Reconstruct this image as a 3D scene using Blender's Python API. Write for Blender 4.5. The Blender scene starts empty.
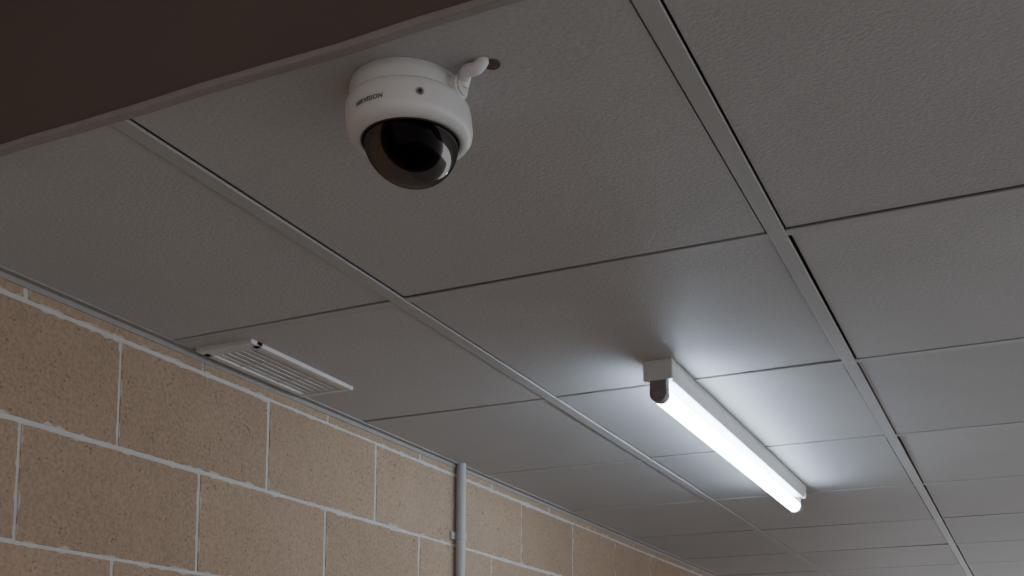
import bpy, bmesh, math, random
from mathutils import Vector as V, Matrix
random.seed(7)
CZ=1.75            # camera height
H=CZ+0.653         # ceiling height
WX=-1.385          # left wall face
S=bpy.context.scene

# ---------------------------------------------------------------- helpers
def mat(name,color=(.5,.5,.5),rough=.5,metal=0.0,emit=None,es=0):
    m=bpy.data.materials.new(name); m.use_nodes=True
    b=m.node_tree.nodes['Principled BSDF']
    b.inputs['Base Color'].default_value=(*color,1)
    b.inputs['Roughness'].default_value=rough
    b.inputs['Metallic'].default_value=metal
    if emit:
        b.inputs['Emission Color'].default_value=(*emit,1)
        b.inputs['Emission Strength'].default_value=es
    return m
def N(m,t,**k):
    n=m.node_tree.nodes.new(t)
    for a,v in k.items():
        if a.startswith('i_'): n.inputs[a[2:].replace('_',' ')].default_value=v
        else: setattr(n,a,v)
    return n
def L(m,a,b): m.node_tree.links.new(a,b)
def noise_mat(name,c1,c2,rough=.5,scale=20,bump=.1,bscale=200,dist=.001):
    m=mat(name,c1,rough); b=m.node_tree.nodes['Principled BSDF']
    tc=N(m,'ShaderNodeTexCoord'); n1=N(m,'ShaderNodeTexNoise'); n1.inputs['Scale'].default_value=scale; n1.inputs['Detail'].default_value=5
    mx=N(m,'ShaderNodeMix',data_type='RGBA'); mx.inputs['A'].default_value=(*c1,1); mx.inputs['B'].default_value=(*c2,1)
    L(m,tc.outputs['Object'],n1.inputs['Vector']); L(m,n1.outputs['Fac'],mx.inputs['Factor']); L(m,mx.outputs['Result'],b.inputs['Base Color'])
    n2=N(m,'ShaderNodeTexNoise'); n2.inputs['Scale'].default_value=bscale; n2.inputs['Detail'].default_value=4
    L(m,tc.outputs['Object'],n2.inputs['Vector'])
    bp=N(m,'ShaderNodeBump'); bp.inputs['Strength'].default_value=bump; bp.inputs['Distance'].default_value=dist
    L(m,n2.outputs['Fac'],bp.inputs['Height']); L(m,bp.outputs['Normal'],b.inputs['Normal'])
    return m
def obj(name,bm,mats,parent=None,smooth=False,loc=None):
    me=bpy.data.meshes.new(name); bm.normal_update(); bm.to_mesh(me); bm.free()
    for m in (mats if isinstance(mats,(list,tuple)) else [mats]): me.materials.append(m)
    if smooth:
        for p in me.polygons: p.use_smooth=True
    o=bpy.data.objects.new(name,me); S.collection.objects.link(o)
    if loc: o.location=loc
    if parent: o.parent=parent
    return o
def empty(name,loc=(0,0,0)):
    e=bpy.data.objects.new(name,None); e.location=loc; S.collection.objects.link(e); e.empty_display_size=.05; return e
def box(bm,x0,x1,y0,y1,z0,z1,mi=0):
    r=bmesh.ops.create_cube(bm,size=1)
    for v in r['verts']:
        v.co=V(((x0+x1)/2+v.co.x*(x1-x0),(y0+y1)/2+v.co.y*(y1-y0),(z0+z1)/2+v.co.z*(z1-z0)))
    for f in {f for v in r['verts'] for f in v.link_faces}: f.material_index=mi
    return r['verts']
def bevel(o,w,seg=2,ang=30):
    m=o.modifiers.new('bevel','BEVEL'); m.width=w; m.segments=seg; m.limit_method='ANGLE'; m.angle_limit=math.radians(ang)
def lathe(bm,prof,seg=64,mi=0,c=(0,0,0)):
    rings=[]
    for r,z in prof:
        if r<1e-6: rings.append([bm.verts.new((c[0],c[1],c[2]+z))])
        else: rings.append([bm.verts.new((c[0]+r*math.cos(2*math.pi*i/seg),c[1]+r*math.sin(2*math.pi*i/seg),c[2]+z)) for i in range(seg)])
    for a,b in zip(rings,rings[1:]):
        for i in range(seg):
            j=(i+1)%seg
            if len(a)==1 and len(b)==1: continue
            if len(a)==1: f=bm.faces.new((a[0],b[j],b[i]))
            elif len(b)==1: f=bm.faces.new((a[i],a[j],b[0]))
            else: f=bm.faces.new((a[i],a[j],b[j],b[i]))
            f.material_index=mi
    return rings
def cyl(bm,p0,p1,r,seg=24,mi=0,r2=None,caps=True):
    p0=V(p0);p1=V(p1); d=p1-p0
    r_=bmesh.ops.create_cone(bm,cap_ends=caps,segments=seg,radius1=r,radius2=r if r2 is None else r2,depth=d.length)
    M=Matrix.Translation((p0+p1)/2)@d.to_track_quat('Z','Y').to_matrix().to_4x4()
    bmesh.ops.transform(bm,matrix=M,verts=r_['verts'])
    for f in {f for v in r_['verts'] for f in v.link_faces}: f.material_index=mi
def tube(name,pts,r,m,parent=None):
    cu=bpy.data.curves.new(name,'CURVE'); cu.dimensions='3D'; cu.bevel_depth=r; cu.bevel_resolution=5; cu.resolution_u=12
    sp=cu.splines.new('BEZIER'); sp.bezier_points.add(len(pts)-1)
    for b,p in zip(sp.bezier_points,pts):
        b.co=p; b.handle_left_type=b.handle_right_type='AUTO'
    cu.use_fill_caps=True; cu.materials.append(m)
    o=bpy.data.objects.new(name,cu); S.collection.objects.link(o)
    if parent: o.parent=parent
    return o

# ---------------------------------------------------------------- materials
M_tile=mat('tile_paint',(.36,.33,.31),.58)
b=M_tile.node_tree.nodes['Principled BSDF']
b.inputs['Specular IOR Level'].default_value=.35
tc=N(M_tile,'ShaderNodeTexCoord'); geo=N(M_tile,'ShaderNodeNewGeometry')
n1=N(M_tile,'ShaderNodeTexNoise'); n1.inputs['Scale'].default_value=3.5; n1.inputs['Detail'].default_value=7
r1=N(M_tile,'ShaderNodeMapRange'); r1.inputs['To Min'].default_value=.88; r1.inputs['To Max'].default_value=1.12
r2=N(M_tile,'ShaderNodeMapRange'); r2.inputs['To Min'].default_value=.93; r2.inputs['To Max'].default_value=1.07
n4=N(M_tile,'ShaderNodeTexNoise'); n4.inputs['Scale'].default_value=190; n4.inputs['Detail'].default_value=4
r4=N(M_tile,'ShaderNodeMapRange'); r4.inputs['From Min'].default_value=.3; r4.inputs['From Max'].default_value=.7; r4.inputs['To Min'].default_value=.93; r4.inputs['To Max'].default_value=1.07
mu=N(M_tile,'ShaderNodeMath',operation='MULTIPLY'); mu2=N(M_tile,'ShaderNodeMath',operation='MULTIPLY')
hs=N(M_tile,'ShaderNodeHueSaturation'); hs.inputs['Color'].default_value=(.422,.413,.410,1)
L(M_tile,tc.outputs['Object'],n1.inputs['Vector']); L(M_tile,n1.outputs['Fac'],r1.inputs['Value'])
L(M_tile,tc.outputs['Object'],n4.inputs['Vector']); L(M_tile,n4.outputs['Fac'],r4.inputs['Value'])
L(M_tile,geo.outputs['Random Per Island'],r2.inputs['Value'])
L(M_tile,r1.outputs['Result'],mu.inputs[0]); L(M_tile,r2.outputs['Result'],mu.inputs[1])
L(M_tile,mu.outputs[0],mu2.inputs[0]); L(M_tile,r4.outputs['Result'],mu2.inputs[1])
L(M_tile,mu2.outputs[0],hs.inputs['Value']); L(M_tile,hs.outputs['Color'],b.inputs['Base Color'])
n2=N(M_tile,'ShaderNodeTexNoise'); n2.inputs['Scale'].default_value=240; n2.inputs['Detail'].default_value=3
n3=N(M_tile,'ShaderNodeTexNoise'); n3.inputs['Scale'].default_value=4
L(M_tile,tc.outputs['Object'],n2.inputs['Vector']); L(M_tile,tc.outputs['Object'],n3.inputs['Vector'])
bp=N(M_tile,'ShaderNodeBump'); bp.inputs['Strength'].default_value=.6; bp.inputs['Distance'].default_value=.001
bp2=N(M_tile,'ShaderNodeBump'); bp2.inputs['Strength'].default_value=.3; bp2.inputs['Distance'].default_value=.004
L(M_tile,n2.outputs['Fac'],bp.inputs['Height']); L(M_tile,n3.outputs['Fac'],bp2.inputs['Height'])
L(M_tile,bp2.outputs['Normal'],bp.inputs['Normal']); L(M_tile,bp.outputs['Normal'],b.inputs['Normal'])
M_bar=noise_mat('grid_paint',(.43,.42,.417),(.37,.362,.36),.5,8,.1,200)
M_bulk=noise_mat('bulkhead_shaded',(.135,.100,.090),(.113,.088,.080),.7,6,.15,250)  # albedo lowered: shade on the face turned from the lamp is in the colour
M_trim=noise_mat('trim_paint',(.32,.30,.285),(.24,.225,.212),.6,30,.2,150)
M_mortar=noise_mat('mortar',(.58,.57,.555),(.42,.41,.39),.9,25,.6,180,.002)
M_block=mat('block_face',(.4,.3,.2),.9)
m=M_block; b=m.node_tree.nodes['Principled BSDF']
tc=N(m,'ShaderNodeTexCoord'); geo=N(m,'ShaderNodeNewGeometry')
big=N(m,'ShaderNodeTexNoise'); big.inputs['Scale'].default_value=9; big.inputs['Detail'].default_value=6
fine=N(m,'ShaderNodeTexNoise'); fine.inputs['Scale'].default_value=150; fine.inputs['Detail'].default_value=3
L(m,tc.outputs['Object'],big.inputs['Vector']); L(m,tc.outputs['Object'],fine.inputs['Vector'])
c1=N(m,'ShaderNodeMix',data_type='RGBA'); c1.inputs['A'].default_value=(.315,.222,.150,1); c1.inputs['B'].default_value=(.385,.280,.195,1)
L(m,big.outputs['Fac'],c1.inputs['Factor'])
rp=N(m,'ShaderNodeMapRange'); rp.inputs['To Min'].default_value=.94; rp.inputs['To Max'].default_value=1.06
L(m,geo.outputs['Random Per Island'],rp.inputs['Value'])
hs=N(m,'ShaderNodeHueSaturation'); L(m,c1.outputs['Result'],hs.inputs['Color']); L(m,rp.outputs['Result'],hs.inputs['Value'])
gr=N(m,'ShaderNodeMapRange'); gr.inputs['From Min'].default_value=.3; gr.inputs['From Max'].default_value=.7; gr.inputs['To Min'].default_value=.83; gr.inputs['To Max'].default_value=1.15
L(m,fine.outputs['Fac'],gr.inputs['Value'])
mg=N(m,'ShaderNodeMix',data_type='RGBA',blend_type='MULTIPLY'); mg.inputs['Factor'].default_value=1
L(m,hs.outputs['Color'],mg.inputs['A']); L(m,gr.outputs['Result'],mg.inputs['B'])
vo=N(m,'ShaderNodeTexVoronoi'); vo.inputs['Scale'].default_value=130; vo.inputs['Randomness'].default_value=1
nd=N(m,'ShaderNodeTexNoise'); nd.inputs['Scale'].default_value=45
L(m,tc.outputs['Object'],vo.inputs['Vector']); L(m,tc.outputs['Object'],nd.inputs['Vector'])
th=N(m,'ShaderNodeMapRange'); th.inputs['From Min'].default_value=.40; th.inputs['From Max'].default_value=.75; th.inputs['To Min'].default_value=0; th.inputs['To Max'].default_value=.40
L(m,nd.outputs['Fac'],th.inputs['Value'])
lt=N(m,'ShaderNodeMath',operation='LESS_THAN'); L(m,vo.outputs['Distance'],lt.inputs[0]); L(m,th.outputs['Result'],lt.inputs[1])
pit=N(m,'ShaderNodeMix',data_type='RGBA'); pit.inputs['B'].default_value=(.14,.09,.06,1)
pm=N(m,'ShaderNodeMath',operation='MULTIPLY'); pm.inputs[1].default_value=.6; L(m,lt.outputs[0],pm.inputs[0])
L(m,pm.outputs[0],pit.inputs['Factor']); L(m,mg.outputs['Result'],pit.inputs['A'])
uv=N(m,'ShaderNodeUVMap'); uv.uv_map='edge'
sp=N(m,'ShaderNodeSeparateXYZ'); L(m,uv.outputs['UV'],sp.inputs[0])
def edge(sock,idx):
    a=N(m,'ShaderNodeMath',operation='SUBTRACT'); a.inputs[0].default_value=.5; 
    s=N(m,'ShaderNodeMath',operation='SUBTRACT'); L(m,sp.outputs[idx],s.inputs[0]); s.inputs[1].default_value=.5
    ab=N(m,'ShaderNodeMath',operation='ABSOLUTE'); L(m,s.outputs[0],ab.inputs[0]); L(m,ab.outputs[0],a.inputs[1])
    k=N(m,'ShaderNodeMath',operation='MULTIPLY'); L(m,a.outputs[0],k.inputs[0]); k.inputs[1].default_value=sock
    return k
ex=edge(.389,0); ey=edge(.178,1)
mn=N(m,'ShaderNodeMath',operation='MINIMUM'); L(m,ex.outputs[0],mn.inputs[0]); L(m,ey.outputs[0],mn.inputs[1])
en=N(m,'ShaderNodeTexNoise'); en.inputs['Scale'].default_value=38; en.inputs['Detail'].default_value=6; L(m,tc.outputs['Object'],en.inputs['Vector'])
er=N(m,'ShaderNodeMapRange'); er.inputs['From Min'].default_value=.5; er.inputs['From Max'].default_value=.8; er.inputs['To Min'].default_value=0; er.inputs['To Max'].default_value=.007
L(m,en.outputs['Fac'],er.inputs['Value'])
sm=N(m,'ShaderNodeMath',operation='LESS_THAN'); L(m,mn.outputs[0],sm.inputs[0]); L(m,er.outputs['Result'],sm.inputs[1])
fin=N(m,'ShaderNodeMix',data_type='RGBA'); fin.inputs['B'].default_value=(.46,.43,.39,1)
L(m,sm.outputs[0],fin.inputs['Factor']); L(m,pit.outputs['Result'],fin.inputs['A']); L(m,fin.outputs['Result'],b.inputs['Base Color'])
bp=N(m,'ShaderNodeBump'); bp.inputs['Strength'].default_value=.6; bp.inputs['Distance'].default_value=.0015
L(m,fine.outputs['Fac'],bp.inputs['Height']); L(m,bp.outputs['Normal'],b.inputs['Normal'])

M_white=noise_mat('camera_plastic',(.64,.64,.64),(.60,.60,.60),.35,15,.02,300)
M_gasket=mat('rubber_gasket',(.03,.03,.03),.6)
M_inner=mat('inner_module',(.02,.018,.017),.5)
M_lens=mat('lens_glass',(.01,.01,.015),.05)
M_screw=mat('screw_steel',(.35,.34,.33),.35,.9)
M_text=mat('label_ink',(.05,.05,.07),.5)
M_rust=noise_mat('hole_edge',(.14,.09,.07),(.07,.045,.035),.8,100,.2,300)
M_dome=bpy.data.materials.new('smoked_dome'); M_dome.use_nodes=True
nt=M_dome.node_tree; nt.nodes.clear()
o_=nt.nodes.new('ShaderNodeOutputMaterial'); mx=nt.nodes.new('ShaderNodeMixShader'); tr=nt.nodes.new('ShaderNodeBsdfTransparent'); gl=nt.nodes.new('ShaderNodeBsdfGlossy'); fr=nt.nodes.new('ShaderNodeFresnel')
tr.inputs['Color'].default_value=(.10,.09,.085,1); gl.inputs['Roughness'].default_value=.05; gl.inputs['Color'].default_value=(.16,.145,.14,1); fr.inputs['IOR'].default_value=1.5
nt.links.new(fr.outputs[0],mx.inputs[0]); nt.links.new(tr.outputs[0],mx.inputs[1]); nt.links.new(gl.outputs[0],mx.inputs[2]); nt.links.new(mx.outputs[0],o_.inputs[0])
M_batten=noise_mat('batten_enamel',(.62,.63,.64),(.57,.58,.59),.35,12,.02,200)
M_holder=mat('lampholder_plastic',(.20,.19,.18),.45)
M_tube=mat('lit_tube',(.9,.9,.9),.3,emit=(.66,.83,1.0),es=28)
M_cap=mat('tube_cap_aluminium',(.6,.6,.6),.3,.9)
M_conduit=noise_mat('conduit_pvc',(.42,.41,.40),(.36,.35,.34),.5,20,.05,200)
M_vent=noise_mat('vent_plastic',(.60,.59,.58),(.54,.53,.52),.4,15,.02,200)
M_dark=mat('void_dark',(.03,.027,.025),.9)
M_duct=mat('duct_grey',(.32,.30,.29),.8)
M_floor=noise_mat('floor_vinyl',(.40,.38,.36),(.35,.335,.315),.5,5,.1,100)
M_plain=noise_mat('painted_wall',(.42,.38,.34),(.38,.35,.31),.8,5,.1,100)

# ---------------------------------------------------------------- room
Y0,PY=0.868,0.6066
XS=[WX]+[-0.91+.6*i for i in range(0,9)]
XR=XS[-1]
YE=Y0+PY*14
bw,cw=.0115,.009
bm=bmesh.new()
for i in range(len(XS)-1):
    for j in range(14):
        R_=random.uniform
        x0=XS[i]+(bw+R_(.002,.0045) if i else .010); x1=XS[i+1]-bw-R_(.001,.002)
        y0=Y0+PY*j+(cw+R_(.0002,.001) if j else 0); y1=Y0+PY*(j+1)-cw-R_(.0045,.0065)
        vs=box(bm,x0,x1,y0,y1,H+.0015,H+.016)
        tx,ty=R_(-.003,.003),R_(-.003,.003)
        for v in vs:
            v.co.z+=(v.co.x-(x0+x1)/2)*tx+(v.co.y-(y0+y1)/2)*ty+R_(0,.001)
            v.co.x+=R_(-.0006,.0006); v.co.y+=R_(-.0006,.0006)
ceiling=obj('ceiling',bm,M_tile); bevel(ceiling,.0012,2)
bm=bmesh.new()
for x in XS[1:]:
    box(bm,x-bw,x+bw,Y0,YE,H,H+.004); box(bm,x-.001,x+.001,Y0,YE,H+.002,H+.035)
for j in range(1,15):
    y=Y0+PY*j
    for i in range(len(XS)-1):
        box(bm,XS[i]+(bw if i else 0)-.0005,XS[i+1]-bw+.0005,y-cw,y+cw,H+.0008,H+.004)
g=obj('ceiling_grid',bm,M_bar,ceiling); bevel(g,.0008,2)
bm=bmesh.new(); box(bm,WX,XR,Y0+.03,YE,H+.06,H+.18); obj('slab',bm,M_dark,ceiling)
bm=bmesh.new()
box(bm,WX,WX+.016,Y0,YE,H-.001,H+.003); box(bm,WX,WX+.003,Y0,YE,H-.010,H+.003)
t=obj('trim_1',bm,M_trim); bevel(t,.0006)
HT=3.5
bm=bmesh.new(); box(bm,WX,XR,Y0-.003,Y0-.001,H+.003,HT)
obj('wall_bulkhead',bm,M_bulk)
bm=bmesh.new(); 
n=60
box(bm,WX,XR,Y0-.010,Y0+.003,H-.002,H+.006)
bmesh.ops.subdivide_edges(bm,edges=[e for e in bm.edges if abs(e.verts[0].co.x-e.verts[1].co.x)>1],cuts=n)
for v in bm.verts: v.co.z+=.0010*math.sin(v.co.x*23)+random.uniform(-.0005,.0005); 
t=obj('trim_2',bm,M_trim); bevel(t,.002,2)
bm=bmesh.new(); box(bm,WX-.1,XR+.1,-2.6,Y0+.03,HT,HT+.1); obj('ceiling_upper',bm,M_plain)
bm=bmesh.new(); box(bm,WX-.15,XR+.1,-2.6,YE+.1,-.1,0); obj('floor',bm,M_floor)
# block wall
bm=bmesh.new()
uvl=bm.loops.layers.uv.new('edge')
pz,py,gap=.1865,.3965,.0068
for c in range(-5,16):
    zt=CZ+.625-pz*c; zb=zt-pz
    if zb<0: zb=0
    if zt<.02: break
    off=1.358 if c%2==0 else 1.163
    for i in range(-10,24):
        y0=off+py*i; y1=y0+py
        if y0>YE or y1<-2.6: continue
        g2=gap/2; j=lambda: random.uniform(-.0012,.0012)
        vs=box(bm,WX-.06,WX+random.uniform(-.0006,.0006),y0+g2+j(),y1-g2+j(),zb+g2+j(),zt-g2+j())
        for f in {f for v in vs for f in v.link_faces}:
            for lo in f.loops:
                co=lo.vert.co
                lo[uvl].uv=(0. if co.y<(y0+y1)/2 else 1., 0. if co.z<(zb+zt)/2 else 1.)
blocks_bm=bm
bm2=bmesh.new(); box(bm2,WX-.15,WX-.0018,-2.6,YE,0,HT)
wall=obj('wall_left',bm2,M_mortar)
bl=obj('block_courses',blocks_bm,M_block,wall); bevel(bl,.0015,2)

# ---------------------------------------------------------------- dome security camera
cam=empty('dome_security_camera',(-.5865,.954,H))
SH=.12
def shear(bm):
    for v in bm.verts: v.co.x+=-v.co.z*SH
bm=bmesh.new()
R=.0600
prof=[(0,.006),(R-.003,.006),(R-.0015,0),(R-.0005,-.003),(R,-.006),(R+.0002,-.0195),(R+.0040,-.0210),(R+.0055,-.0235),(R+.0062,-.030),(R+.0062,-.047),(R+.005,-.0525),(R+.002,-.0565),(R-.003,-.0590),(R-.0070,-.0600),(R-.0080,-.0595),(R-.0085,-.054)]
lathe(bm,prof,96); shear(bm)
body=obj('housing',bm,M_white,cam,True)
body.modifiers.new('es','EDGE_SPLIT').split_angle=math.radians(40)
bm=bmesh.new(); lathe(bm,[(R-.0082,-.054),(R-.0082,-.0602),(R-.0098,-.0607),(R-.0102,-.054)],96); shear(bm); obj('gasket',bm,M_gasket,cam,True)
rd=.0498; zc=-.0575
bm=bmesh.new(); lathe(bm,[(rd,zc+.003)]+[(rd*math.cos(a),zc-rd*.96*math.sin(a)) for a in [math.radians(90*i/24) for i in range(0,25)]],96); shear(bm); obj('dome_cover',bm,M_dome,cam,True)
bm=bmesh.new()
lathe(bm,[(.0488,-.050),(.0485,-.060),(.046,-.064)]+[(.0458*math.cos(a),-.061-.0425*math.sin(a)) for a in [math.radians(90*i/12) for i in range(1,13)]],48); shear(bm)
obj('inner_turret',bm,M_inner,cam,True)
d=V((.35,-.75,-.55)).normalized(); c=V((.008,0,-.062))
bm=bmesh.new(); cyl(bm,c+d*.01,c+d*.045,.009,32); cyl(bm,c+d*.045,c+d*.0458,.0075,32,1); obj('lens_barrel',bm,[M_inner,M_lens],cam)
for k_,an in enumerate((-50,-160,65)):
    a=math.radians(an); dr=V((math.cos(a),math.sin(a),0))
    bm=bmesh.new(); p=dr*(R+.0045)+V((.005,0,-.039))
    cyl(bm,p,p+dr*.0028,.0038,20); cyl(bm,p+dr*.002,p+dr*.0031,.0022,6,1)
    obj('screw_%d'%(k_+1),bm,[M_screw,M_dark],cam)
cu=bpy.data.curves.new('lbl','FONT'); cu.body='HIKVISION'; cu.size=.0068; cu.shear=.25; cu.align_x='CENTER'; cu.extrude=.00012; cu.offset=.00008; cu.space_character=1.08
to=bpy.data.objects.new('lbl',cu); S.collection.objects.link(to)
bpy.context.view_layer.update()
me=bpy.data.meshes.new_from_object(to); bpy.data.objects.remove(to)
a0=math.radians(-98); RL=R+.0062
for v in me.vertices:
    an=a0+v.co.x/RL; rr=RL+.0004+v.co.z
    zz=-.0445+v.co.y
    v.co=V((rr*math.cos(an)-zz*SH,rr*math.sin(an),zz))
me.materials.clear(); me.materials.append(M_text)
lo=bpy.data.objects.new('printed_label',me); S.collection.objects.link(lo); lo.parent=cam
# side conduit entry: round boss, short hooked sleeve, hole in tile
bm=bmesh.new()
a=math.radians(-4); dr=V((math.cos(a),math.sin(a),0))
p=dr*(R-.004)+V((.002,0,-.0150)); cyl(bm,p,p+dr*.012,.0122,32); cyl(bm,p+dr*.012,p+dr*.0145,.0092,32)
g=obj('cable_gland',bm,M_white,cam); bevel(g,.0018,3)
q=p+dr*.0125
he=V((.0985,-.010,.002))
tube('cable_sleeve',[q,q+V((.003,-.002,.0060)),q+V((.009,-.008,.0090)),he+V((-.006,-.003,-.0060)),he+V((.002,.001,.012))],.0068,M_white,cam)
bm=bmesh.new(); lathe(bm,[(0,-.0002),(.0078,-.0002),(.0086,.001),(.0086,.0045)],32,c=(.1035,-.003,0)); obj('cable_entry_hole',bm,M_rust,cam)

# ---------------------------------------------------------------- fluorescent batten
def batten(name,fx,fy0,hz,Ln,mt):
    fl=empty(name,(fx,fy0,hz))
    bm=bmesh.new()
    w1,w2,hh=.027,.022,.034
    sec=[(-w1,.006),(w1,.006),(w1,-.012),(w2,-hh),(-w2,-hh),(-w1,-.012)]
    A=[bm.verts.new((x,0,z)) for x,z in sec]; B=[bm.verts.new((x,Ln,z)) for x,z in sec]
    bm.faces.new(A[::-1]); bm.faces.new(B)
    for i in range(6): bm.faces.new((A[i],A[(i+1)%6],B[(i+1)%6],B[i]))
    bmesh.ops.recalc_face_normals(bm,faces=bm.faces[:])
    g=obj('batten_body',bm,M_batten,fl); bevel(g,.002,3,20)
    zt=-.060
    for nm,y,s in (('near',0,1),('far',Ln,-1)):
        bm=bmesh.new()
        ya,yb=sorted((y-s*.003,y+s*.016))
        pts=[(-.016,-.030),(.016,-.030),(.0165,-.056)]+[(.0165*math.cos(t_),zt-.0165*math.sin(t_)) for t_ in [math.radians(15*i) for i in range(0,13)]]+[(-.0165,-.056)]
        A=[bm.verts.new((x,ya,z)) for x,z in pts]; B=[bm.verts.new((x,yb,z)) for x,z in pts]
        bm.faces.new(A); bm.faces.new(B[::-1])
        for i in range(len(pts)): bm.faces.new((A[i],A[(i+1)%len(pts)],B[(i+1)%len(pts)],B[i]))
        bmesh.ops.remove_doubles(bm,verts=bm.verts[:],dist=.0002)
        bmesh.ops.recalc_face_normals(bm,faces=bm.faces[:])
        yo=ya if s>0 else yb
        cyl(bm,(0,yo,zt),(0,yo-s*.003,zt),.010,24)
        g=obj('lampholder_'+nm,bm,M_holder,fl); bevel(g,.0012,2)
        bm=bmesh.new(); ya,yb=sorted((y-s*.005,y+s*.010)); box(bm,-.0285,.0285,ya,yb,-.036,.004); g=obj('end_cap_'+nm,bm,M_batten,fl); bevel(g,.003,3)
        bm=bmesh.new(); cyl(bm,(0,y+s*.016,zt),(0,y+s*.026,zt),.0150,32); obj('tube_cap_'+nm,bm,M_cap,fl,False)
    bm=bmesh.new(); cyl(bm,(0,.026,zt),(0,Ln-.026,zt),.0165,40); obj('lamp_tube',bm,mt,fl,True)
batten('fluorescent_batten_light',-.630,1.93,H,1.25,M_tube)

# ---------------------------------------------------------------- ceiling vent grille
vx0,vx1,vy0,vy1=-1.365,-1.240,1.515,1.835
ve=empty('ceiling_vent_grille',((vx0+vx1)/2,(vy0+vy1)/2,H))
a_,b_=(vx1-vx0)/2,(vy1-vy0)/2; fw=.015
bm=bmesh.new()
for q in ((-a_,a_,-b_,-b_+fw*2.2),(-a_,a_,b_-fw,b_),(-a_,-a_+fw,-b_+fw,b_-fw),(a_-fw,a_,-b_+fw,b_-fw)): box(bm,*q,-.0055,.006)
g=obj('frame',bm,M_vent,ve); bevel(g,.002,2)
bm=bmesh.new()
nS=6
for i in range(nS):
    w_=(2*a_-2*fw)/nS
    x=-a_+fw+w_*(i+.5)
    vs=box(bm,x-w_*.46,x+w_*.46,-b_+fw,b_-fw,-.0030,-.0018)
    bmesh.ops.rotate(bm,verts=vs,cent=(x,0,-.0025),matrix=Matrix.Rotation(math.radians(8),3,'Y'))
for y in (-b_*.33,b_*.36): box(bm,-a_+fw,a_-fw,y-.002,y+.002,-.004,0)
obj('louvre_slats',bm,M_vent,ve)
bm=bmesh.new(); box(bm,-a_+fw,a_-fw,-b_+fw,b_-fw,.0005,.0045); obj('duct_void',bm,M_duct,ve)

# ---------------------------------------------------------------- conduit
co=empty('electrical_conduit',(WX+.0165,2.535,0))
bm=bmesh.new(); cyl(bm,(0,0,.6),(0,0,H+.05),.0125,32); obj('pipe',bm,M_conduit,co,True).modifiers.new('es','EDGE_SPLIT')
for k_,z in enumerate((CZ+.462,CZ-.3,CZ-.9)):
    bm=bmesh.new(); cyl(bm,(0,0,z-.011),(0,0,z+.011),.0150,32); box(bm,-.0165,-.010,-.030,.030,z-.010,z+.010)
    cyl(bm,(-.0105,.024,z),(-.0085,.024,z),.004,12); cyl(bm,(-.0105,-.024,z),(-.0085,-.024,z),.004,12)
    g=obj('saddle_clip_%d'%(k_+1),bm,M_conduit,co); bevel(g,.001)
bm=bmesh.new(); box(bm,-.0165,.03,-.045,.045,.5,.62); g=obj('socket_box',bm,M_conduit,co); bevel(g,.004)

# ---------------------------------------------------------------- camera
cy,cx=600,512
VA=(1050,718);VB=(-1820,700)
f=math.sqrt(-((VA[0]-cx)*(VB[0]-cx)+(VA[1]-cy)*(VB[1]-cy)))
a=V((VA[0]-cx,VA[1]-cy,f)).normalized(); b=-V((VB[0]-cx,VB[1]-cy,f)).normalized(); n=b.cross(a)
cd=bpy.data.cameras.new('camera'); co_=bpy.data.objects.new('camera',cd); S.collection.objects.link(co_)
Mx=Matrix(((b.x,-b.y,-b.z,0),(a.x,-a.y,-a.z,0),(n.x,-n.y,-n.z,CZ),(0,0,0,1)))
co_.matrix_world=Mx
cd.sensor_width=36; cd.lens=f/1024*36; cd.shift_y=(cy-288)/1024; cd.clip_start=.01
S.camera=co_

# ---------------------------------------------------------------- light: dim surroundings, brighter towards the open far/right end of the room
w=bpy.data.worlds.new('world'); S.world=w; w.use_nodes=True
nt=w.node_tree; bg=nt.nodes['Background']
tc=nt.nodes.new('ShaderNodeTexCoord'); se=nt.nodes.new('ShaderNodeVectorMath'); se.operation='DOT_PRODUCT'; se.inputs[1].default_value=(.35,.93,0)
mr=nt.nodes.new('ShaderNodeMapRange'); mc=nt.nodes.new('ShaderNodeMix'); mc.data_type='RGBA'
nt.links.new(tc.outputs['Generated'],se.inputs[0]); nt.links.new(se.outputs['Value'],mr.inputs['Value'])
mr.inputs['From Min'].default_value=-.4; mr.inputs['From Max'].default_value=.95; mr.inputs['To Min'].default_value=0; mr.inputs['To Max'].default_value=1
mc.inputs['A'].default_value=(.52,.475,.455,1); mc.inputs['B'].default_value=(1.65,1.70,1.80,1)
nt.links.new(mr.outputs['Result'],mc.inputs['Factor']); nt.links.new(mc.outputs['Result'],bg.inputs[0]); bg.inputs[1].default_value=1.0
